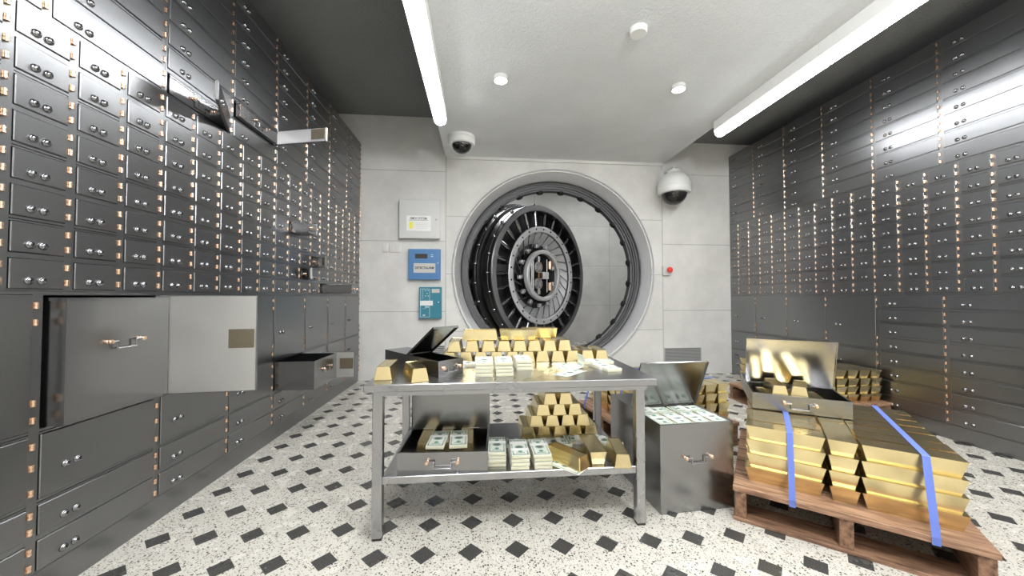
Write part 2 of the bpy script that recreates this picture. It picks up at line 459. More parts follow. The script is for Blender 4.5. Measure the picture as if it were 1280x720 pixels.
# ------------------------------------------------------------------ deposit boxes (tins)
def handle(parent, s, z, x):
    """bail handle hanging on the front face (y = 0) of a box, s = half spacing of the knobs"""
    y = -.020; k = s*.43; d = s*.42; r = .0052
    h = MB()
    pts = [(-s,y,0),(-s+k,y,0),(-s+k,y,-d),(s-k,y,-d),(s-k,y,0),(s,y,0)]
    for a, b in zip(pts, pts[1:]): h.rod(a, b, r, 8)
    for p in pts[1:-1]: h.ball(p, r, 0, 8)
    ho = obj('handle', h.mesh('handle', M_chrome), parent, (x, 0, z))
    for sx in (-1, 1):
        kn = MB().lathe([(.012,0),(.012,.006),(.009,.010),(.011,.018),(.015,.026),(.011,.033),(0,.035)], 12, 0, True, FR)
        ko = obj('knob', kn.mesh('knob', M_copper), ho, (sx*s, 0, 0)); ko['label'] = 'copper mounting knob'
def tin(label, M, W, H, D=.90, hinge=.45, lid=None, floor=.006, group=None, hs=.105, cat='box', lidless=False):
    """steel deposit box; local x across the front, y to the back, z up; lid angle measured from closed"""
    root = empty('deposit_box', M=M); tag(root, label, cat, group)
    t = .006; b = MB()
    b.box(0, W, 0, t, 0, H).box(0, W, D-t, D, 0, H).box(0, t, t, D-t, 0, H).box(W-t, W, t, D-t, 0, H)
    b.box(t, W-t, t, D-t, max(.001, floor-.004), floor+.002).box(t, W-t, t, D-t, 0, .003)
    b.box(t, W-t, hinge, D-t, H-.006, H)
    for x0, x1, y0, y1 in ((t,t+.008,t,hinge),(W-t-.008,W-t,t,hinge),(t,W-t,t,t+.008)): b.box(x0, x1, y0, y1, H-.006, H)
    obj('box_body', b.mesh('box_body', M_box), root)
    if not lidless:
        L = MB().box(-.002, W+.002, -hinge+.0, 0, .0005, .0055).box(-.004, W+.004, -hinge-.003, -hinge+.001, -.012, .0055)
        L.box(-.004, 0-.0005, -hinge, 0, -.012, .0055).box(W+.0005, W+.004, -hinge, 0, -.012, .0055)
        lo = obj('lid', L.mesh('lid', M_lid), root, (0, hinge, H))
        lo.rotation_euler = (R(-(lid or 0)), 0, 0)
        for q in (.2, .5, .8):
            obj('lid_hinge', MB().rod((W*q-.04,0,0), (W*q+.04,0,0), .005, 8).mesh('lid_hinge', M_box), lo, (0,.0,.003))
    handle(root, hs, H*.62 if H > .3 else H*.56, W/2)
    return root
def TM(x, y, z, deg): return Matrix.Translation((x,y,z)) @ Matrix.Rotation(R(deg), 4, 'Z')

GB = 'deposit boxes pulled from the left wall'
def wall_tin(label, ycol, tier, row, k, out, narrow, lidless=False):
    w = .22 if narrow else .64
    off = (.015+.0075) if narrow else (.022+.014)
    H = (k-1)*ROW + (.12 if narrow else .138) if k < 3 else .69
    z = BASE + tier*TIER + row*ROW + DH0 + .004
    # facing the left wall: local x -> +y, local y -> -x
    return tin(label, TM(XL+out, ycol+off, z, 90), w, H, lid=0, hs=.072 if narrow else .105, group=GB, lidless=lidless)
wall_tin('wide steel box inside high open slot behind the half-open door, left wall', 1.395+2*WID, 2, 0, 1, .004, False)
wall_tin('wide steel box poking from high slot whose door stands straight out, left wall', 1.395+3*WID, 2, 1, 1, .05, False)
wall_tin('largest square steel box pulled from the left wall at left edge', 1.395+WID, 0, 4, 4, .10, False)
wall_tin('lidless steel drawer pulled far out low on the left wall', 1.395+4*WID, 0, 2, 2, .44, False, True)
wall_tin('small steel box pulled out topmost of the small boxes on left wall', 1.395+4*WID+NAR, 1, 4, 1, .23, True)
wall_tin('small steel box in slot just above the bottom small row, left wall', 1.395+4*WID+2*NAR, 1, 1, 1, .03, True)
wall_tin('small steel box in slot beside the half-open little door, left wall', 1.395+4*WID+3*NAR, 1, 2, 1, .02, True)
wall_tin('long narrow steel box pulled far out of bottom small row, left wall', 1.395+4*WID+4*NAR, 1, 0, 1, .45, True)

# ------------------------------------------------------------------ table
TZ = 1.05
TX0, TX1, TY0, TY1 = -.772, 1.262, 2.452, 3.62
tb = empty('steel_table', (.245, 3.0, 0)); tag(tb, 'stainless steel work table with lower shelf covered in gold and cash', 'table')
def T(mb, name, m=M_table, lab=None):
    for i, v in enumerate(mb.v): mb.v[i] = (v[0]-.245, v[1]-3.0, v[2])
    o = obj(name, mb.mesh(name, m), tb)
    if lab: o['label'] = lab
    return o
T(MB().cbox(TX0, TX1, TY0, TY1, TZ-.05, TZ, .004), 'tabletop')
T(MB().box(TX0+.06, TX1-.06, TY0+.035, TY0+.055, TZ-.085, TZ-.05).box(TX0+.06, TX1-.06, TY1-.055, TY1-.035, TZ-.085, TZ-.05)
  .box(TX0+.055, TX0+.075, TY0+.06, TY1-.06, TZ-.085, TZ-.05).box(TX1-.075, TX1-.055, TY0+.06, TY1-.06, TZ-.085, TZ-.05), 'apron')
for lx in (-.724, 1.120):
    for ly in (2.490, 3.425):
        lo = T(MB().cbox(lx, lx+.066, ly, ly+.066, .012, TZ-.05, .005), 'leg')
        f = MB().box(lx+.003, lx+.063, ly+.003, ly+.063, 0, .012)
        for i, v in enumerate(f.v): f.v[i] = (v[0]-.245, v[1]-3.0, v[2])
        obj('rubber_foot', f.mesh('rubber_foot', M_rubber), lo)
SZ = .418
T(MB().cbox(-.658, 1.120, 2.498, 3.455, SZ-.052, SZ, .004), 'shelf')

# ------------------------------------------------------------------ gold bars
def bar_mesh(name, L, W, H, inv=False, dw=.018, dl=.016, stamp=True, bev=.0065):
    """cast bar lying along y, origin at base centre; wide base (or wide top when inverted)"""
    bm = bmesh.new()
    def ring(w, l, z): return [bm.verts.new((sx*w/2, sy*l/2, z)) for sx, sy in ((-1,-1),(1,-1),(1,1),(-1,1))]
    a = ring(W, L, 0) if not inv else ring(W-2*dw, L-2*dl, 0)
    b = ring(W-2*dw, L-2*dl, H) if not inv else ring(W, L, H)
    bm.faces.new(a[::-1]); top = bm.faces.new(b)
    for i in range(4): bm.faces.new((a[i], a[(i+1)%4], b[(i+1)%4], b[i]))
    if stamp:
        r = bmesh.ops.inset_region(bm, faces=[top], thickness=.013, depth=0)
        r = bmesh.ops.inset_region(bm, faces=[top], thickness=.004, depth=-.0022)
    bmesh.ops.bevel(bm, geom=[e for e in bm.edges if e.calc_face_angle(0) > .5], offset=bev, segments=3, profile=.55, affect='EDGES')
    mb = MB().bm(bm, 0, False)
    return mb.mesh(name, M_gold)
ME_bar = bar_mesh('gold_bar', .33, .125, .093, False)
ME_barI = bar_mesh('gold_bar', .34, .128, .093, True)
ME_big = bar_mesh('gold_bar', .455, .152, .1035, True, .021, .026, False, .0095)
def bar(label, x, y, z, deg=0, me=None, group=None):
    """deg turns the bar's long axis from +y"""
    return tag(obj('gold_bar', me or ME_bar, None, (x, y, z), R(deg)), label, 'gold bar', group)
ORD = ['first','second','third','fourth','fifth','sixth','seventh','eighth','ninth','tenth','eleventh','twelfth']
G1 = 'gold bars in the pyramid on the table'
xb = [-.27,-.123,.007,.146,.289,.432,.559,.702,.836,.977,1.114]
for i, x in enumerate(xb):
    bar('gold bar in bottom row of pyramid on table top, %s from left' % ORD[i], x, 3.335+random.uniform(-.008,.008), TZ, random.uniform(-1.2,1.2), None, G1)
xm = [-.228,-.070,.073,.213,.357,.493,.630,.768]
for i, x in enumerate(xm):
    bar('gold bar in middle row of pyramid on table top, %s from left' % ORD[i], x, 3.345+random.uniform(-.006,.006), TZ+.094, random.uniform(-1.5,1.5), None, G1)
bar('upright gold bar lying crosswise on top of table pyramid, at left', 0, 3.33, TZ+.188, 87, None, G1)
bar('upturned gold bar lying crosswise on top of table pyramid, in the middle', .347, 3.31, TZ+.188, 88, ME_barI, G1)
bar('upturned gold bar lying crosswise on top of table pyramid, at right', .575, 3.455, TZ+.188, 88, ME_barI, G1)
bar('loose gold bar at the left front corner of the table top', -.684, 2.735, TZ, 2)
bar('loose gold bar in front of the open box on the table top', -.468, 2.645, TZ, 22)
G2 = 'gold bars in the pyramid on the lower shelf'
for r, (x0, n) in enumerate(((.414,5),(.486,4),(.548,3),(.606,2))):
    for i in range(n):
        bar('gold bar in %s of pyramid on lower shelf, %s from left' % (['bottom row','second row up','third row up','top row'][r], ORD[i]),
            x0+.1385*i+random.uniform(-.004,.004), 3.225, SZ+.0935*r, random.uniform(-1,1), None, G2)
bar('loose gold bar lying askew beside the cash on lower shelf', .638, 2.605, SZ, 37)
bar('upturned loose gold bar, middle of three on lower shelf', .861, 2.705, SZ, -2, ME_barI)
bar('loose gold bar nearest the right leg on lower shelf', 1.035, 2.632, SZ, -8)

# ------------------------------------------------------------------ cash
BW, BL = .127, .286
def bill_print(mb, z, L=BL, W=BW):
    """printed face of a note, long along y"""
    e = .0004; w, l = W/2, L/2
    def rect(x0, x1, y0, y1, k, mi): mb.quad([(x0,y0,z+e*k),(x1,y0,z+e*k),(x1,y1,z+e*k),(x0,y1,z+e*k)], mi)
    rect(-w, w, -l, l, 0, 1)
    rect(-w*.90, w*.90, -l*.94, l*.94, 1, 2)
    rect(-w*.74, w*.74, -l*.80, l*.80, 2, 1)
    el = lambda cx, cy, rx, ry, k, mi: mb.quad([(cx+rx*math.cos(a*PI/8), cy+ry*math.sin(a*PI/8), z+e*k) for a in range(16)], mi)
    el(0, -.004, w*.56, l*.23, 3, 2); el(0, -.004, w*.40, l*.16, 4, 3)
    el(0, l*.50, w*.26, w*.26, 3, 4); el(0, -l*.52, w*.26, w*.26, 3, 4)
    rect(-w*.55, w*.55, l*.66, l*.74, 3, 3); rect(-w*.5, w*.5, -l*.72, -l*.66, 3, 3)
    for sx in (-1, 1):
        for sy in (-1, 1):
            for q in range(3): rect(sx*w*.80-.004, sx*w*.80+.004, sy*l*(.70+.07*q), sy*l*(.745+.07*q), 3, 3)
def bundle_mesh(h, jit=0):
    rr = random.Random(jit); mb = MB()
    n = 4
    for i in range(n):
        dx, dy = rr.uniform(-.0012,.0012), rr.uniform(-.002,.002)
        mb.box(-BW/2+dx, BW/2+dx, -BL/2+dy, BL/2+dy, h*i/n, h*(i+1)/n-.0003, 0)
    bill_print(mb, h)
    return mb.mesh('banknotes', BILL)
def band_mesh(h, y):
    t = .0011
    return MB().box(-BW/2-.002, BW/2+.002, y-.02, y+.02, h+.0020, h+.0032).box(-BW/2-.003, -BW/2-.0018, y-.02, y+.02, .0008, h+.0032)\
        .box(BW/2+.0018, BW/2+.003, y-.02, y+.02, .0008, h+.0032).mesh('paper_band', M_band)
BH = .0225
ME_note = [bundle_mesh(BH, i) for i in range(3)]
ME_bandA = band_mesh(BH, .035); ME_bandB = band_mesh(BH, .075); ME_bandC = band_mesh(BH, -.045)
ME_note2 = bundle_mesh(.048, 9); ME_band2 = band_mesh(.048, .02)
cnt = [0]
def bundle(label, x, y, z, deg=0, bands=None, thick=False, group=None):
    cnt[0] += 1
    o = obj('banknote_bundle', ME_note2 if thick else ME_note[cnt[0] % 3], None, (x, y, z), R(deg))
    tag(o, label, 'banknotes', group)
    for b in (bands or ([ME_band2] if thick else [ME_bandA])):
        bo = obj('paper_band', b, o); bo['label'] = 'white paper band'
    return o
BHS = BH+.0036
def stack(where, x, y, z, n, deg, bands, group):
    nm = ['bottom','second from bottom','third from bottom','fourth from bottom']
    for i in range(n):
        bundle('banded bundle of banknotes, %s of %s' % ('top' if i == n-1 else nm[i], where),
               x+random.uniform(-.003,.003), y+random.uniform(-.003,.003), z+i*BHS, deg+random.uniform(-1.5,1.5), bands, group=group)
GC = 'cash stacks on the lower shelf'
stack('left cash stack on lower shelf', .128, 2.722, SZ, 4, -3, [ME_bandA], GC)
stack('middle cash stack on lower shelf', .287, 2.660, SZ, 4, 0, [ME_bandB, ME_bandC], GC)
stack('right cash stack on lower shelf', .443, 2.655, SZ, 4, 1, [ME_bandA], GC)
GT = 'cash stacks on the table top'
stack('left cash stack on table top', .030, 2.775, TZ, 4, 0, [ME_bandA], GT)
stack('middle cash stack on table top', .178, 2.778, TZ, 4, 0, [ME_bandA], GT)
stack('cash stack nearest the pyramid on table top', .354, 2.985, TZ, 3, 2, [ME_bandA], GT)
bundle('single banded bundle lying beside the open box on table top', -.108, 3.075, TZ, 80, [ME_bandA])
bundle('single banded bundle lying crosswise at right of table top', 1.02, 3.09, TZ, 86, [ME_bandA])
bundle('single banded bundle at right front of table top', 1.015, 2.85, TZ, 14, [ME_bandC])
bundle('bundle with two bands lying crosswise before the shelf pyramid', .605, 2.93, SZ, 88, [ME_bandB, ME_bandC])
bundle('bundle half hidden behind middle loose bar on lower shelf', .85, 2.965, SZ, 82, [ME_bandA])
bundle('bundle half hidden behind right loose bar on lower shelf', 1.03, 2.925, SZ, 40, [ME_bandA])
bundle('bundle in shadow behind the three cash stacks on lower shelf', .33, 2.93, SZ, 80, [ME_bandA])
def note(label, x, y, z, deg, curl=0.0):
    mb = MB(); tmp = MB(); bill_print(tmp, .0012)
    n = 14
    if not curl:
        mb.box(-BW/2, BW/2, -BL/2, BL/2, 0, .0011, 1)
        mb.v += tmp.v; o = 8
        for f, m, s_ in zip(tmp.f, tmp.m, tmp.sm): mb.f.append([i+o for i in f]); mb.m.append(m); mb.sm.append(False)
    else:
        r = curl
        for i in range(n):
            y0, y1 = -BL/2+BL*i/n, -BL/2+BL*(i+1)/n
            f = lambda yy: (r*math.sin(max(0, yy+.02)/r) + min(yy,-.02), r*(1-math.cos(max(0, yy+.02)/r)))
            (a, b), (c, d) = f(y0), f(y1)
            mi = 1 if i in (0,n-1) else (2 if i in (1,4,8,12) else 1)
            mb.quad([(-BW/2,a,b),(BW/2,a,b),(BW/2,c,d),(-BW/2,c,d)], 1)
            if i not in (0, n-1):
                mb.quad([(-BW*.4,a,b+.001),(BW*.4,a,b+.001),(BW*.4,c,d+.001),(-BW*.4,c,d+.001)], mi)
    return tag(obj('banknote', mb.mesh('banknote', BILL), None, (x,y,z), R(deg)), label, 'banknote')
note('loose banknote at back of the scattered notes on table top', .705, 2.955, TZ, -8)
note('loose banknote nearest the front edge on table top', .69, 2.70, TZ+.002, -47)
note('curled loose banknote beside the right bundles on table top', .80, 2.90, TZ+.004, -80, .06)
note('loose banknote under the askew bar on lower shelf', .615, 2.555, SZ, 45)

# ------------------------------------------------------------------ boxes standing around
S2 = math.hypot
tin('narrow steel box with lid half open on table top at left', TM(-.300, 2.615, TZ, 40), .222, .118, D=.84, hinge=.45, lid=32, hs=.072)
sb = tin('wide open steel box with bars and cash on lower shelf', TM(-.572, 2.545, SZ, -2.5), .628, .138, D=.90, hinge=.455, lid=91, floor=.038, hs=.105)
for i, x in enumerate((-.412, -.26, -.10)):
    bar('gold bar in the open box on lower shelf, %s from left' % ORD[i], x, 2.86, SZ+.0405, -1+i, None)
bundle('left banded bundle of cash in the open shelf box', -.312, 2.735, SZ+.1345, -4, [ME_bandA])
bundle('right banded bundle of cash in the open shelf box', -.160, 2.735, SZ+.1345, 2, [ME_bandA])
# tall cash box
CB = TM(1.352, 2.597, 0, 3.8)
CW, CH = .615, .665
tin('tall steel box full of banknotes standing on floor right of table', CB, CW, CH, D=.87, hinge=.455, lid=66, floor=CH-.058, hs=.105)
for j in range(2):
    for i in range(4):
        p = CB @ Vector((.008+.155*(i+.5)-.004, .016+.147+.0+j*.0, 0))
for i in range(4):
    bx = .012 + .152*(i+.5)
    for j, by in enumerate((.158, .158+.289)):
        if j == 1: continue
        p = CB @ Vector((bx, by, CH-.055))
        bundle('front bundle in tall cash box, %s from left' % ORD[i], p.x, p.y, p.z, 3.8+random.uniform(-2,2), None, True, 'bundles in the tall cash box')
    p = CB @ Vector((bx, .385, CH-.055))
# second row lies crosswise towards the lid
for i in range(2):
    p = CB @ Vector((.16+.31*i, .375, CH-.055))
    bundle('rear crosswise bundle in tall cash box, %s one' % ['left','right'][i], p.x, p.y, p.z, 3.8+90+random.uniform(-2,2), None, True, 'bundles in the tall cash box')

# ------------------------------------------------------------------ pallets
def pallet(label, x, y, deg, Wd=1.235, Dp=1.36):
    root = empty('wooden_pallet', (x, y, 0), R(deg)); tag(root, label, 'pallet')
    nb = 5; g = .004; bw = (Dp - g*(nb-1))/nb
    for i in range(nb):
        y0 = i*(bw+g)
        obj('deck_board', MB().cbox(-Wd/2, Wd/2, -bw/2, bw/2, 0, .039, .003).mesh('deck_board', M_wood), root, (Wd/2, y0+bw/2, .211))
    for k, xx in enumerate((.012, Wd/2-.035, Wd-.082)):
        obj('stringer', MB().cbox(-Dp/2+.012, Dp/2-.012, -.035, .035, .026, .2105, .003).mesh('stringer', M_wood2), root, (xx+.035, Dp/2, 0), PI/2)
    for yy in (.0, Dp/2-.12, Dp-.24):
        obj('bottom_board', MB().cbox(-Wd/2, Wd/2, 0, .24, 0, .0255, .003).mesh('bottom_board', M_wood2), root, (Wd/2, yy, 0))
    return root
LAYER = ['bottom','second','third','top']
def load(x, y, deg, where, cols, rowword, group, skip=()):
    M = TM(x, y, 0, deg); t = R(deg)
    for l in range(4):
        z = .250 + .1042*l
        for r in range(7):
            yy = .132 + .168*r + .0785
            for c, xc in ((0, .3065), (2, .945)):
                jx, jy = random.uniform(-.007,.007), random.uniform(-.004,.004)
                p = M @ Vector((xc+jx, yy+jy, 0))
                bar('gold bar on %s, %s layer, %s column, %s row%s' % (where, LAYER[l], cols[c], ORD[r], rowword), p.x, p.y, z, deg+90+random.uniform(-.5,.5), ME_big, group)
        for r in range(2):
            p = M @ Vector((.6265+random.uniform(-.005,.005), .132+.2275+.468*r, 0))
            bar('gold bar on %s, %s layer, middle column, %s one' % (where, LAYER[l], ['front','rear'][r] if rowword == ' back' else ['left','right'][r]), p.x, p.y, z, deg+random.uniform(-.6,.6), ME_big, group)
def strap(label, x, y, deg, lx, w=.036, lo=.205, back=1.33, lean=.0):
    """flat strap down the front of the load and over its top, slightly leaning"""
    M = TM(x, y, 0, deg); mb = MB()
    zt = .250+.1042*4+.001
    pts = [(-.004, lo), (-.004, .2525), (.124, zt-.004), (.134, zt+.003), (back, zt+.003)]
    th = .0022
    for (a, b), (c, d) in zip(pts, pts[1:]):
        n = Vector((0, -(d-b), c-a)); n.normalize()
        if n.z < 0 or (abs(n.z) < 1e-6 and n.y > 0): n = -n
        o = n*th
        k0 = lean*(1-min(1,max(0,(b-lo)/(zt-lo)))); k1 = lean*(1-min(1,max(0,(d-lo)/(zt-lo))))
        vs = []
        for (yy, zz, kk) in ((a,b,k0),(c,d,k1)):
            for sx in (-w/2, w/2):
                vs.append((lx+sx+kk, yy, zz)); vs.append((lx+sx+kk, yy+o.y, zz+o.z))
        mb.add([M @ Vector(v) for v in vs], [(0,1,3,2),(4,6,7,5),(0,4,5,1),(2,3,7,6),(1,5,7,3),(0,2,6,4)])
    ob = obj('strap', mb.mesh('strap', M_strap)); return tag(ob, label, 'strap')
PA = (1.853, 2.498, -40)
pallet('rough wooden pallet at the right front carrying strapped gold bars', *PA)
load(*PA, 'front pallet', {0:'left', 2:'right'}, ' back', 'gold bars stacked on the front pallet')
strap('left blue strap over the gold on the front pallet', *PA, .345)
strap('right blue strap over the gold on the front pallet', *PA, .997)
PB = (3.99, 5.44, -90)
pallet('wooden pallet of gold bars against the right wall cabinets', *PB)
load(*PB, 'pallet by right wall', {0:'far', 2:'near'}, ' from left', 'gold bars stacked on the pallet by the right wall')
PC = (1.30, 4.70, -80)
pallet('wooden pallet of gold bars behind the tall cash box', *PC)
load(*PC, 'pallet behind cash box', {0:'far', 2:'near'}, ' from left', 'gold bars stacked on the pallet behind the cash box')
strap('blue strap on the gold behind the table, farther one', *PC, .21)
strap('blue strap on the gold behind the table, nearer one', *PC, .90)
# steel box on the front pallet
MP = TM(PA[0], PA[1], 0, PA[2])
PT = .250+.1042*3+.1035+.0065
PX = MP @ Matrix.Translation((.118, .635, PT)) @ Matrix.Rotation(R(7.5), 4, 'Z')
tin('open steel box with gold inside, resting on the strapped gold bars', PX, .655, .135, D=.90, hinge=.455, lid=72, hs=.105)
for i, (x, y, z, a) in enumerate(((.12,.225,.01,3),(.30,.25,.01,0),(.47,.24,.01,2))):
    p = PX @ Vector((x, y, z))
    bar('gold bar lying in bottom of the pallet box, %s from left' % ORD[i], p.x, p.y, p.z, -32.5+a, None)
for i, (x, y, a) in enumerate(((.195,.225,4),(.375,.245,-12))):
    p = PX @ Vector((x, y, .1035))
    bar('gold bar rising above the rim of the pallet box, %s one' % ['left','right'][i], p.x, p.y, p.z, -32.5+a, None)

# ------------------------------------------------------------------ vault frame and door
def vault_matrix(x, y, z, deg):
    t = R(deg)
    d = Vector((math.cos(t), math.sin(t), 0)); n = Vector((math.sin(t), -math.cos(t), 0)); u = Vector((0,0,1))
    M = Matrix((d, u, n)).transposed().to_4x4(); M.translation = (x, y, z); return M
VM = vault_matrix(CX, YB, CZ, 0)
vf = empty('vault_frame', M=VM); tag(vf, 'round steel vault door frame set in the concrete back wall', 'vault frame')
obj('frame_ring', MB().lathe([(2.06,-.30),(2.06,-.001),(2.108,.001),(2.108,.03),(2.096,.042),(1.952,-.255),(1.952,-.30)], 128, 0, True, closed=True).mesh('frame_ring', M_ringsteel), vf)
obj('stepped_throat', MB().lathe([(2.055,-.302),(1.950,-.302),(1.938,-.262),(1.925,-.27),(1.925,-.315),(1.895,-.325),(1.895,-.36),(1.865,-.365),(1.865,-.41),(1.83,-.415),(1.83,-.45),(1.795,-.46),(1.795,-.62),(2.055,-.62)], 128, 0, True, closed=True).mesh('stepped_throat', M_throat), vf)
me_s = MB().lathe([(.0,0),(.058,0),(.078,.02),(.078,.07),(0,.07)], 14, 0, True).mesh('bolt_socket', M_black)
for i in range(24):
    a = 2*PI*(i+.5)/24
    M = Matrix.Rotation(a, 4, 'Z') @ Matrix.Translation((1.748, 0, -.53)) @ Matrix.Rotation(PI/2, 4, 'Y')
    obj('bolt_socket', me_s, vf, M=M)
DM = vault_matrix(1.578, 8.79, CZ, 39.9)
vd = empty('vault_door', M=DM); tag(vd, 'massive round vault door swung open behind the frame, its boltwork exposed', 'vault door')
obj('door_body', MB().lathe([(0,-.26),(1.60,-.26),(1.60,-.004),(1.612,.0),(1.735,.0),(1.748,-.014),(1.748,-.10),(1.738,-.105),(1.738,-.135),(1.748,-.14),(1.748,-.31),(1.69,-.325),(1.69,-.40),(1.80,-.415),(1.80,-.47),(1.79,-.475),(1.79,-.50),(1.80,-.505),(1.80,-.58),(1.75,-.595),(1.75,-.68),(1.90,-.70),(1.90,-.92),(0,-.92)], 96, 0, True).mesh('door_body', M_gunmetal), vd)
obj('face_rim', MB().lathe([(1.615,.0015),(1.615,.009),(1.732,.009),(1.736,.004),(1.736,.0015)], 96, 0, True, closed=True).mesh('face_rim', steel('satin rim steel', (.40,.40,.41), .42, .1)), vd)
me_b = MB().lathe([(.042,0),(.042,.02),(.034,.045),(.018,.058),(0,.06)], 14, 0, True).mesh('bolt', M_polish)
for rr, zz, off in ((1.738, -.12, 0), (1.79, -.487, .5)):
    for i in range(26):
        a = 2*PI*(i+off)/26
        obj('bolt', me_b, vd, M=Matrix.Rotation(a, 4, 'Z') @ Matrix.Translation((rr, 0, zz)) @ Matrix.Rotation(PI/2, 4, 'Y'))
me_sp = MB().lathe([(.0,1.16),(.036,1.16),(.036,1.30),(.05,1.31),(.05,1.59),(0,1.59)], 14, 0, True).mesh('locking_bolt', M_polish)
me_rod = MB().rod((1.075,0,-.03), (.76*math.cos(.20), .76*math.sin(.20), -.10), .0125, 8).ball((1.06,0,-.03), .024).mesh('pull_rod', M_polish)
me_cl = MB().cbox(.70,.80,-.045,.045,-.16,-.06,.012).rod((.75,-.03,-.06),(.75,-.03,-.02),.022,10).mesh('rod_clevis', M_bright)
for i in range(26):
    a = 2*PI*i/26
    M = Matrix.Rotation(a, 4, 'Z')
    obj('locking_bolt', me_sp, vd, M=M @ Matrix.Translation((0,0,-.12)) @ Matrix.Rotation(PI/2, 4, 'Y'))
    obj('pull_rod', me_rod, vd, M=Matrix.Rotation(a+.12, 4, 'Z'))
    if i % 2 == 0: obj('rod_clevis', me_cl, vd, M=Matrix.Rotation(a+.32, 4, 'Z'))
obj('bolt_carrier', MB().lathe([(1.20,-.255),(1.20,-.02),(1.085,-.02),(1.085,-.255)], 80, 0, True, closed=True).mesh('bolt_carrier', M_gunmetal), vd)
rg = MB().lathe([(1.085,-.018),(1.095,.006),(1.21,.006),(1.222,-.006),(1.222,-.018)], 80, 0, True, closed=True)
for i in range(26):
    a = 2*PI*(i+.5)/26
    rg.lathe([(.022,0),(.022,.008),(.014,.016),(0,.016)], 8, 1, True, Matrix.Translation((1.155*math.cos(a),1.155*math.sin(a),.006)))
obj('retaining_ring', rg.mesh('retaining_ring', [M_ringlight, M_blackmetal]), vd)
obj('dish', MB().lathe([(1.083,-.07),(.82,-.245),(.82,-.2555),(1.083,-.2555)], 72, 0, True, closed=True).mesh('dish', M_dish), vd)
obj('inner_drum', MB().lathe([(.70,-.255),(.70,-.15),(.66,-.14),(.66,-.10),(.60,-.09),(.60,-.255)], 64, 0, True, closed=True).mesh('inner_drum', M_blackmetal), vd)
obj('hub_ring', MB().lathe([(.635,-.09),(.64,.02),(.625,.04),(.555,.04),(.545,.03),(.545,-.09)], 64, 0, True, closed=True).mesh('hub_ring', M_ringlight), vd)
obj('hub_plate', MB().lathe([(0,-.2),(.545,-.2),(.545,-.08),(0,-.08)], 48, 0, True).mesh('hub_plate', M_blackmetal), vd)
gear = MB()
gear.lathe([(0,0),(.145,0),(.145,.05),(.135,.055),(.06,.055),(.05,.045),(0,.045)], 28, 0, True)
for i in range(5):
    a = 2*PI*i/5; gear.box(-.008,.03,-.006,.006,.05,.0575,1, Matrix.Rotation(a,4,'Z') @ Matrix.Translation((.085,0,0)))
me_g = gear.mesh('lock_gear', [M_bright, M_blackmetal])
for sy in (-1, 1):
    obj('lock_gear', me_g, vd, (-.15, sy*.205, -.08))
    mo = obj('lock_motor', MB().rod((.27, sy*.17, -.02), (.27, sy*.37, -.02), .065, 18).mesh('lock_motor', M_copper), vd); mo['label'] = 'copper cylinder of the lock'
    obj('lock_bracket', MB().cbox(.36,.46,sy*.20-.05,sy*.20+.05,-.08,.01,.008).cbox(-.19,-.11,sy*.42-.05,sy*.42+.05,-.08,.0,.008).rod((-.15,sy*.34,-.03),(-.15,sy*.46,-.03),.03,10).mesh('lock_bracket', M_bright), vd)
obj('lock_block', MB().cbox(-.05,.15,-.085,.085,-.08,.05,.008).mesh('lock_block', M_ringsteel), vd)
bw_ = obj('lock_latch', MB().cbox(-.20,-.06,-.07,.07,-.08,.02,.008).mesh('lock_latch', simple('dark bronze', (.22,.12,.06), 1, .35)), vd); bw_['label'] = 'dark bronze latch'
obj('guide_bar', MB().rod((-.40,-.34,-.04),(-.40,.34,-.04),.02,10).rod((-.34,-.38,-.04),(-.34,.38,-.04),.014,10).rod((.18,-.42,-.04),(.18,.42,-.04),.012,10).mesh('guide_bar', M_bright), vd)
ha = MB(); p0 = DM.inverted() @ Vector((-.72, 7.66, 2.16)); p1 = Vector((-1.55, 0, -.86))
ha.cbox(-.14, .14, -1.2, 1.2, -.12, .12, .02, 0, Matrix.Translation(p0.lerp(p1, .22)))
ha.rod(p0, p1, .16, 16)
obj('hinge_arm', ha.mesh('hinge_arm', M_gunmetal), vd)

# ------------------------------------------------------------------ things on the back wall
def panel(name, label, x0, x1, z0, z1, depth, m, cat='panel'):
    r = empty(name, ((x0+x1)/2, YB, z0)); tag(r, label, cat)
    w = (x1-x0)/2; h = z1-z0
    obj('housing', MB().cbox(-w+.012, w-.012, -depth+.03, 0, .008, h-.008, .004).mesh('housing', m), r)
    d = obj('panel_door', MB().cbox(-w, w, -depth, -depth+.03, 0, h, .006).mesh('panel_door', m), r)
    return r, d, -depth, (x0+x1)/2, z0
def flat(parent, name, px, pz, x0, x1, z0, z1, y, m, t=.003):
    return obj(name, MB().box(x0-px, x1-px, y-t, y, z0-pz, z1-pz).mesh(name, m), parent)
def letters(parent, body, cx, cz, y, size, m, sx=1, bold=0.0):
    return obj('lettering', text_mesh(body, size, m, .0006, sx, bold), parent, M=Matrix.Translation((cx, y, cz)) @ UP)
def knob(parent, x, z, y, m=M_chrome, r=.012):
    obj('latch', MB().lathe([(r,0),(r,.01),(r*.6,.016),(0,.016)], 10, 0, True, Matrix.Translation((x,y,z)) @ FR).mesh('latch', m), parent)
r, d, y, px, pz = panel('control_box', 'pale grey wall panel with white label above the blue panel', -1.575, -.79, 2.775, 3.535, .13, M_greybox)
flat(d, 'label_plate', px, pz, -1.436, -.967, 2.923, 3.221, y-.0005, M_label)
letters(d, 'EMOI SYSTEM', -1.205-px, 3.165-pz, y-.0045, .062, M_ink, .86, .0008)
flat(d, 'underline', px, pz, -1.39, -1.02, 3.128, 3.134, y-.0035, M_ink, .001)
flat(d, 'yellow_mark', px, pz, -1.38, -1.308, 2.965, 3.095, y-.0035, M_yellow, .001)
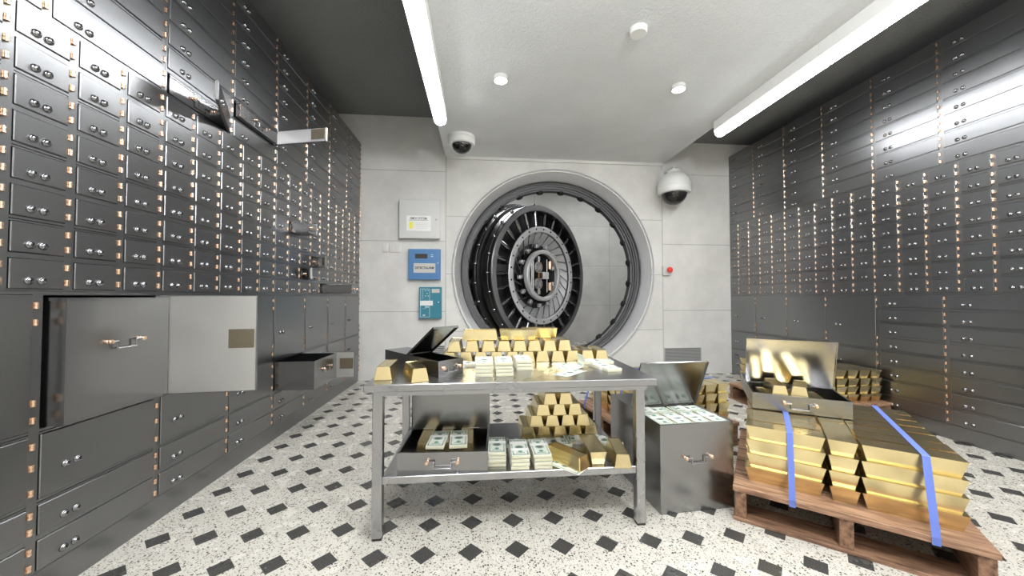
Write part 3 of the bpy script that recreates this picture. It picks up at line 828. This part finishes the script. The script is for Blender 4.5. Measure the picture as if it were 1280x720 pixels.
for i in range(5): flat(d, 'fine_print', px, pz, -1.26, -1.03+.03*((i*7)%3), 2.965+.027*i, 2.972+.027*i, y-.0035, M_faint, .001)
knob(d, -.865-px, 3.15-pz, y)
r, d, y, px, pz = panel('alarm_box', 'blue wall alarm panel with dark display below the grey panel', -1.405, -.78, 1.968, 2.572, .10, M_blue)
flat(d, 'display', px, pz, -1.272, -1.037, 2.385, 2.474, y-.0005, M_screen)
flat(d, 'label_plate', px, pz, -1.301, -.881, 2.104, 2.290, y-.0005, M_plate)
letters(d, 'DETECTALARM', -1.091-px, 2.198-pz, y-.0045, .062, M_ink, .87, .0022)
for q in (2.452, 2.418): flat(d, 'indicator', px, pz, -.965, -.925, q, q+.012, y-.0005, M_label)
knob(d, -.832-px, 2.298-pz, y, M_label)
r, d, y, px, pz = panel('keypad_box', 'teal wall panel with white outlines, lowest of the three panels', -1.195, -.757, 1.203, 1.825, .10, M_teal)
fr = MB(); yy = y-.0005
for x0, x1, z0, z1 in ((-1.168,-1.160,1.233,1.789),(-.993,-.985,1.233,1.789),(-1.168,-.985,1.233,1.241),(-1.168,-.985,1.781,1.789),(-1.075,-1.069,1.40,1.46),(-1.13,-1.069,1.395,1.401)):
    fr.box(x0-px, x1-px, yy-.0015, yy, z0-pz, z1-pz)
for k in range(7): fr.box(-1.135-px, -1.11-px, yy-.0015, yy, 1.60+.026*k-pz, 1.608+.026*k-pz)
for (a, b) in ((-1.08,1.745),(-1.03,1.745),(-1.05,1.69),(-1.08,1.64),(-1.03,1.64)): fr.box(a-px, a+.022-px, yy-.0015, yy, b-pz, b+.016-pz)
fr.box(-1.075-px, -1.0-px, yy-.0015, yy, 1.42-pz, 1.445-pz); fr.box(-1.12-px, -1.075-px, yy-.0015, yy, 1.255-pz, 1.285-pz)
obj('printed_outline', fr.mesh('printed_outline', simple('pale blue print', (.50,.62,.64), 0, .5)), d)
flat(d, 'label_plate', px, pz, -1.172, -.927, 1.462, 1.557, yy, M_label, .006)
flat(d, 'name_plate', px, pz, -.949, -.797, 1.711, 1.786, yy, M_plate)
obj('red_mark', MB().box(-.985-px, -.972-px, yy-.0075, yy-.006, 1.505-pz, 1.518-pz).mesh('red_mark', M_red), d)
knob(d, -.815-px, 1.525-pz, y, M_label)
for i, x in enumerate((-1.865, -1.739, -1.618)):
    s_ = empty('light_switch', (x, YB-.0005, 2.51)); tag(s_, 'flat pale switch plate left of the panels, %s of three' % ['left','middle','right'][i], 'switch', 'switch plates on the back wall')
    obj('plate', MB().cbox(-.052, .052, -.016, 0, 0, .178, .004).mesh('plate', M_swpaint), s_)
    obj('rocker', MB().cbox(-.028, .028, -.022, -.0155, .035, .143, .003).mesh('rocker', M_swpaint), s_)
ab = empty('alarm_button', (3.905, YB+.0005, 2.08)); tag(ab, 'small wall button box with round red push button', 'alarm button')
obj('housing', MB().cbox(-.085, .085, -.07, 0, 0, .20, .008).mesh('housing', M_greybox), ab)
obj('push_button', MB().lathe([(.032,0),(.032,.03),(.058,.035),(.060,.055),(.045,.075),(.02,.083),(0,.084)], 20, 0, True, Matrix.Translation((.035,-.07,.112)) @ FR).mesh('push_button', M_red), ab)
def vent(label, x0, x1, z0, z1, n):
    v = empty('wall_vent', ((x0+x1)/2, YB-.0005, z0)); tag(v, label, 'vent', None)
    w = (x1-x0)/2; h = z1-z0
    obj('frame', MB().box(-w, w, -.02, 0, 0, .015).box(-w, w, -.02, 0, h-.015, h).box(-w, -w+.015, -.02, 0, .015, h-.015).box(w-.015, w, -.02, 0, .015, h-.015).mesh('frame', M_vent), v)
    lv = MB().box(-w+.015, w-.015, -.003, 0, .015, h-.015, 1)
    for i in range(n):
        z = .018+(h-.036)*i/n
        lv.box(-w+.015, w-.015, -.016, -.004, z, z+(h-.036)/n*.6)
    obj('louvre', lv.mesh('louvre', [M_vent, M_dark]), v)
vent('grey louvred vent low on back wall right of the vault', 3.855, 4.665, .16, .552, 16)
vent('small louvred vent low on back wall left of the vault', -.925, -.70, .42, .665, 6)

# ------------------------------------------------------------------ cameras, lights and detector
dc = empty('ceiling_camera', (-.33, 6.29, 4.46)); tag(dc, 'small white dome camera with dark glass on the ceiling', 'camera')
DN = Matrix.Rotation(PI, 4, 'X')
obj('base', MB().lathe([(0,.0),(.235,.0),(.24,.012),(.24,.05),(.232,.054),(.232,.062),(.24,.066),(.236,.115),(.215,.145),(.175,.15),(.17,.14)], 40, 0, True, DN).mesh('base', M_white), dc)
dome = [(.172*math.cos(a*PI/20), .135+.155*math.sin(a*PI/20)) for a in range(10)] + [(0,.29)]
obj('dome', MB().lathe(dome, 32, 0, True, DN).mesh('dome', M_smoke), dc)
pc = empty('dome_camera', (3.915, 6.85, 4.19)); tag(pc, 'large white pendant dome camera hanging from wall bracket', 'camera')
obj('housing', MB().lathe([(0,.0),(.13,.0),(.135,.02),(.125,.05),(.19,.085),(.27,.17),(.305,.26),(.312,.335),(.318,.34),(.318,.352),(.312,.357),(.312,.45),(.295,.475),(.245,.48),(.24,.47)], 48, 0, True, DN).mesh('housing', M_white), pc)
dome = [(.245*math.cos(a*PI/20), .455+.245*math.sin(a*PI/20)) for a in range(10)] + [(0,.70)]
obj('dome', MB().lathe(dome, 36, 0, True, DN).mesh('dome', M_smoke), pc)
br = MB().rod((0,0,-.005),(0,0,.07),.035,14).cbox(-.045,.045,-.05,.35,.05,.085,.008).cbox(-.10,.10,.325,.3485,-.16,.14,.006)
br.rod((0,.325,-.12),(0,.05,.055),.014,8)
obj('wall_bracket', br.mesh('wall_bracket', M_white), pc)
def downlight(label, x, y):
    o = empty('downlight', (x, y, 4.46)); tag(o, label, 'lamp', 'round ceiling downlights')
    obj('rim', MB().lathe([(.088,0),(.088,.052),(.080,.055),(.080,.045),(0,.045)], 28, 0, True, DN).mesh('rim', M_greybox), o)
    obj('lens', MB().lathe([(.078,.0455),(.078,.054),(0,.056)], 28, 0, True, DN).mesh('lens', M_spot), o)
downlight('small round lit downlight at left of the ceiling', .258, 4.50)
downlight('small round lit downlight at right of the ceiling', 2.645, 4.49)
sd = empty('smoke_detector', (1.66, 3.56, 4.46)); tag(sd, 'white round smoke detector between the downlights, nearest the camera', 'smoke detector')
obj('base', MB().lathe([(0,0),(.092,0),(.092,.018),(0,.018)], 28, 0, True, DN).mesh('base', M_white), sd)
obj('sensor_head', MB().lathe([(.086,.018),(.088,.045),(.080,.056),(0,.058)], 28, 0, True, DN).mesh('sensor_head', M_white), sd)
def linear(label, x, hw, y0, y1, group):
    o = empty('ceiling_lamp', (x, (y0+y1)/2, 4.46)); tag(o, label, 'lamp', group)
    h = (y1-y0)/2 - .002
    obj('housing', MB().cbox(-hw, hw, -h, h, -.155, 0, .003).mesh('housing', M_white), o)
    n = 10; prof = [(-hw+.004, -.1555)] + [(-(hw-.004)*math.cos(PI*i/n), -.165-.085*math.sin(PI*i/n)) for i in range(n+1)] + [(hw-.004, -.1555)]
    k = len(prof); vs = [(a, -h+.003, b) for a, b in prof] + [(a, h-.003, b) for a, b in prof]
    fs = [(i, i+1, k+i+1, k+i) for i in range(k-1)] + [(k-1, 0, k, 2*k-1), tuple(range(k))[::-1], tuple(range(k, 2*k))]
    df = MB().add(vs, fs, 0, False)
    for q, fc in enumerate(df.f):
        nz = max(abs(vs[i][2]) for i in fc); mid = sum(vs[i][0] for i in fc)/len(fc)
        df.m[q] = 0 if (len(fc) == 4 and abs(mid) < hw*.72) else 1
    obj('diffuser', df.mesh('diffuser', [M_lamp, M_lampside]), o)
    cp = MB()
    cp.add([(a*1.015, -h-.002, b-.002) for a, b in prof] + [(a*1.015, -h+.007, b-.002) for a, b in prof], fs)
    obj('end_cap', cp.mesh('end_cap', M_greybox), o)
secs = ['far section of the {} ceiling light strip', 'second section of the {} ceiling light strip', 'third section of the {} ceiling light strip', 'rear section of the {} ceiling light strip']
for i in range(4):
    y1 = 5.37 - 1.79*i
    linear(secs[i].format('left'), -.604, .099, y1-1.79, y1, 'left ceiling light strip')
    linear(secs[i].format('right'), 3.842, .094, y1-1.79, y1, 'right ceiling light strip')
pl = empty('added_globe_light', (1.6, .3, 4.46)); tag(pl, 'added unseen white globe light behind the viewer, brightening the ceiling', 'lamp')  # light source added out of view to brighten the central ceiling
obj('canopy', MB().lathe([(0,0),(.07,0),(.065,.03),(.02,.045),(0,.045)], 24, 0, True, DN).mesh('canopy', M_white), pl)
obj('cord', MB().rod((0,0,-.04),(0,0,-.42),.006,8).mesh('cord', M_black), pl)
obj('globe', MB().ball((0,0,-.60), .19, 0, 24).mesh('globe', emit('added globe glow', (.97,.985,1), 150)), pl)
# lights added to brighten the hall (above the opening, out of view)
for i, x in enumerate((0.2, 4.2)):
    o = empty('hall_fill_light', (x, 10.3, 5.6)); tag(o, ['left','right'][i] + ' added unseen light on the ceiling of the hall beyond the vault door', 'lamp')
    obj('housing', MB().cbox(-.9, .9, -.25, .25, -.06, 0, .004).mesh('housing', M_white), o)
    obj('diffuser', MB().box(-.88, .88, -.23, .23, -.07, -.0605).mesh('diffuser', emit('hall fill glow', (.97,.985,1), 24)), o)

# ------------------------------------------------------------------ camera and world
F = 444.8; YAW, PIT, ROL = .0889779, .0236974, -.0005932
f = Vector((math.sin(YAW)*math.cos(PIT), math.cos(YAW)*math.cos(PIT), math.sin(PIT)))
r0 = Vector((math.cos(YAW), -math.sin(YAW), 0)); u0 = r0.cross(f)
r1 = r0*math.cos(ROL)+u0*math.sin(ROL); u1 = -r0*math.sin(ROL)+u0*math.cos(ROL)
cd = bpy.data.cameras.new('camera'); cam = bpy.data.objects.new('camera', cd); COL.objects.link(cam)
Mc = Matrix((r1, u1, -f)).transposed().to_4x4(); Mc.translation = (0, 0, 1.6384)
cam.matrix_world = Mc
cd.sensor_fit = 'HORIZONTAL'; cd.sensor_width = 36; cd.lens = F/1280*36; cd.clip_start = .02
SC.camera = cam
w = bpy.data.worlds.new('world'); SC.world = w; w.use_nodes = True
w.node_tree.nodes['Background'].inputs[0].default_value = (.5,.5,.5,1); w.node_tree.nodes['Background'].inputs[1].default_value = .02
vs = SC.view_settings
vs.view_transform = 'Standard'; vs.look = 'None'; vs.exposure = 0.62; vs.gamma = 1.0; vs.use_curve_mapping = False
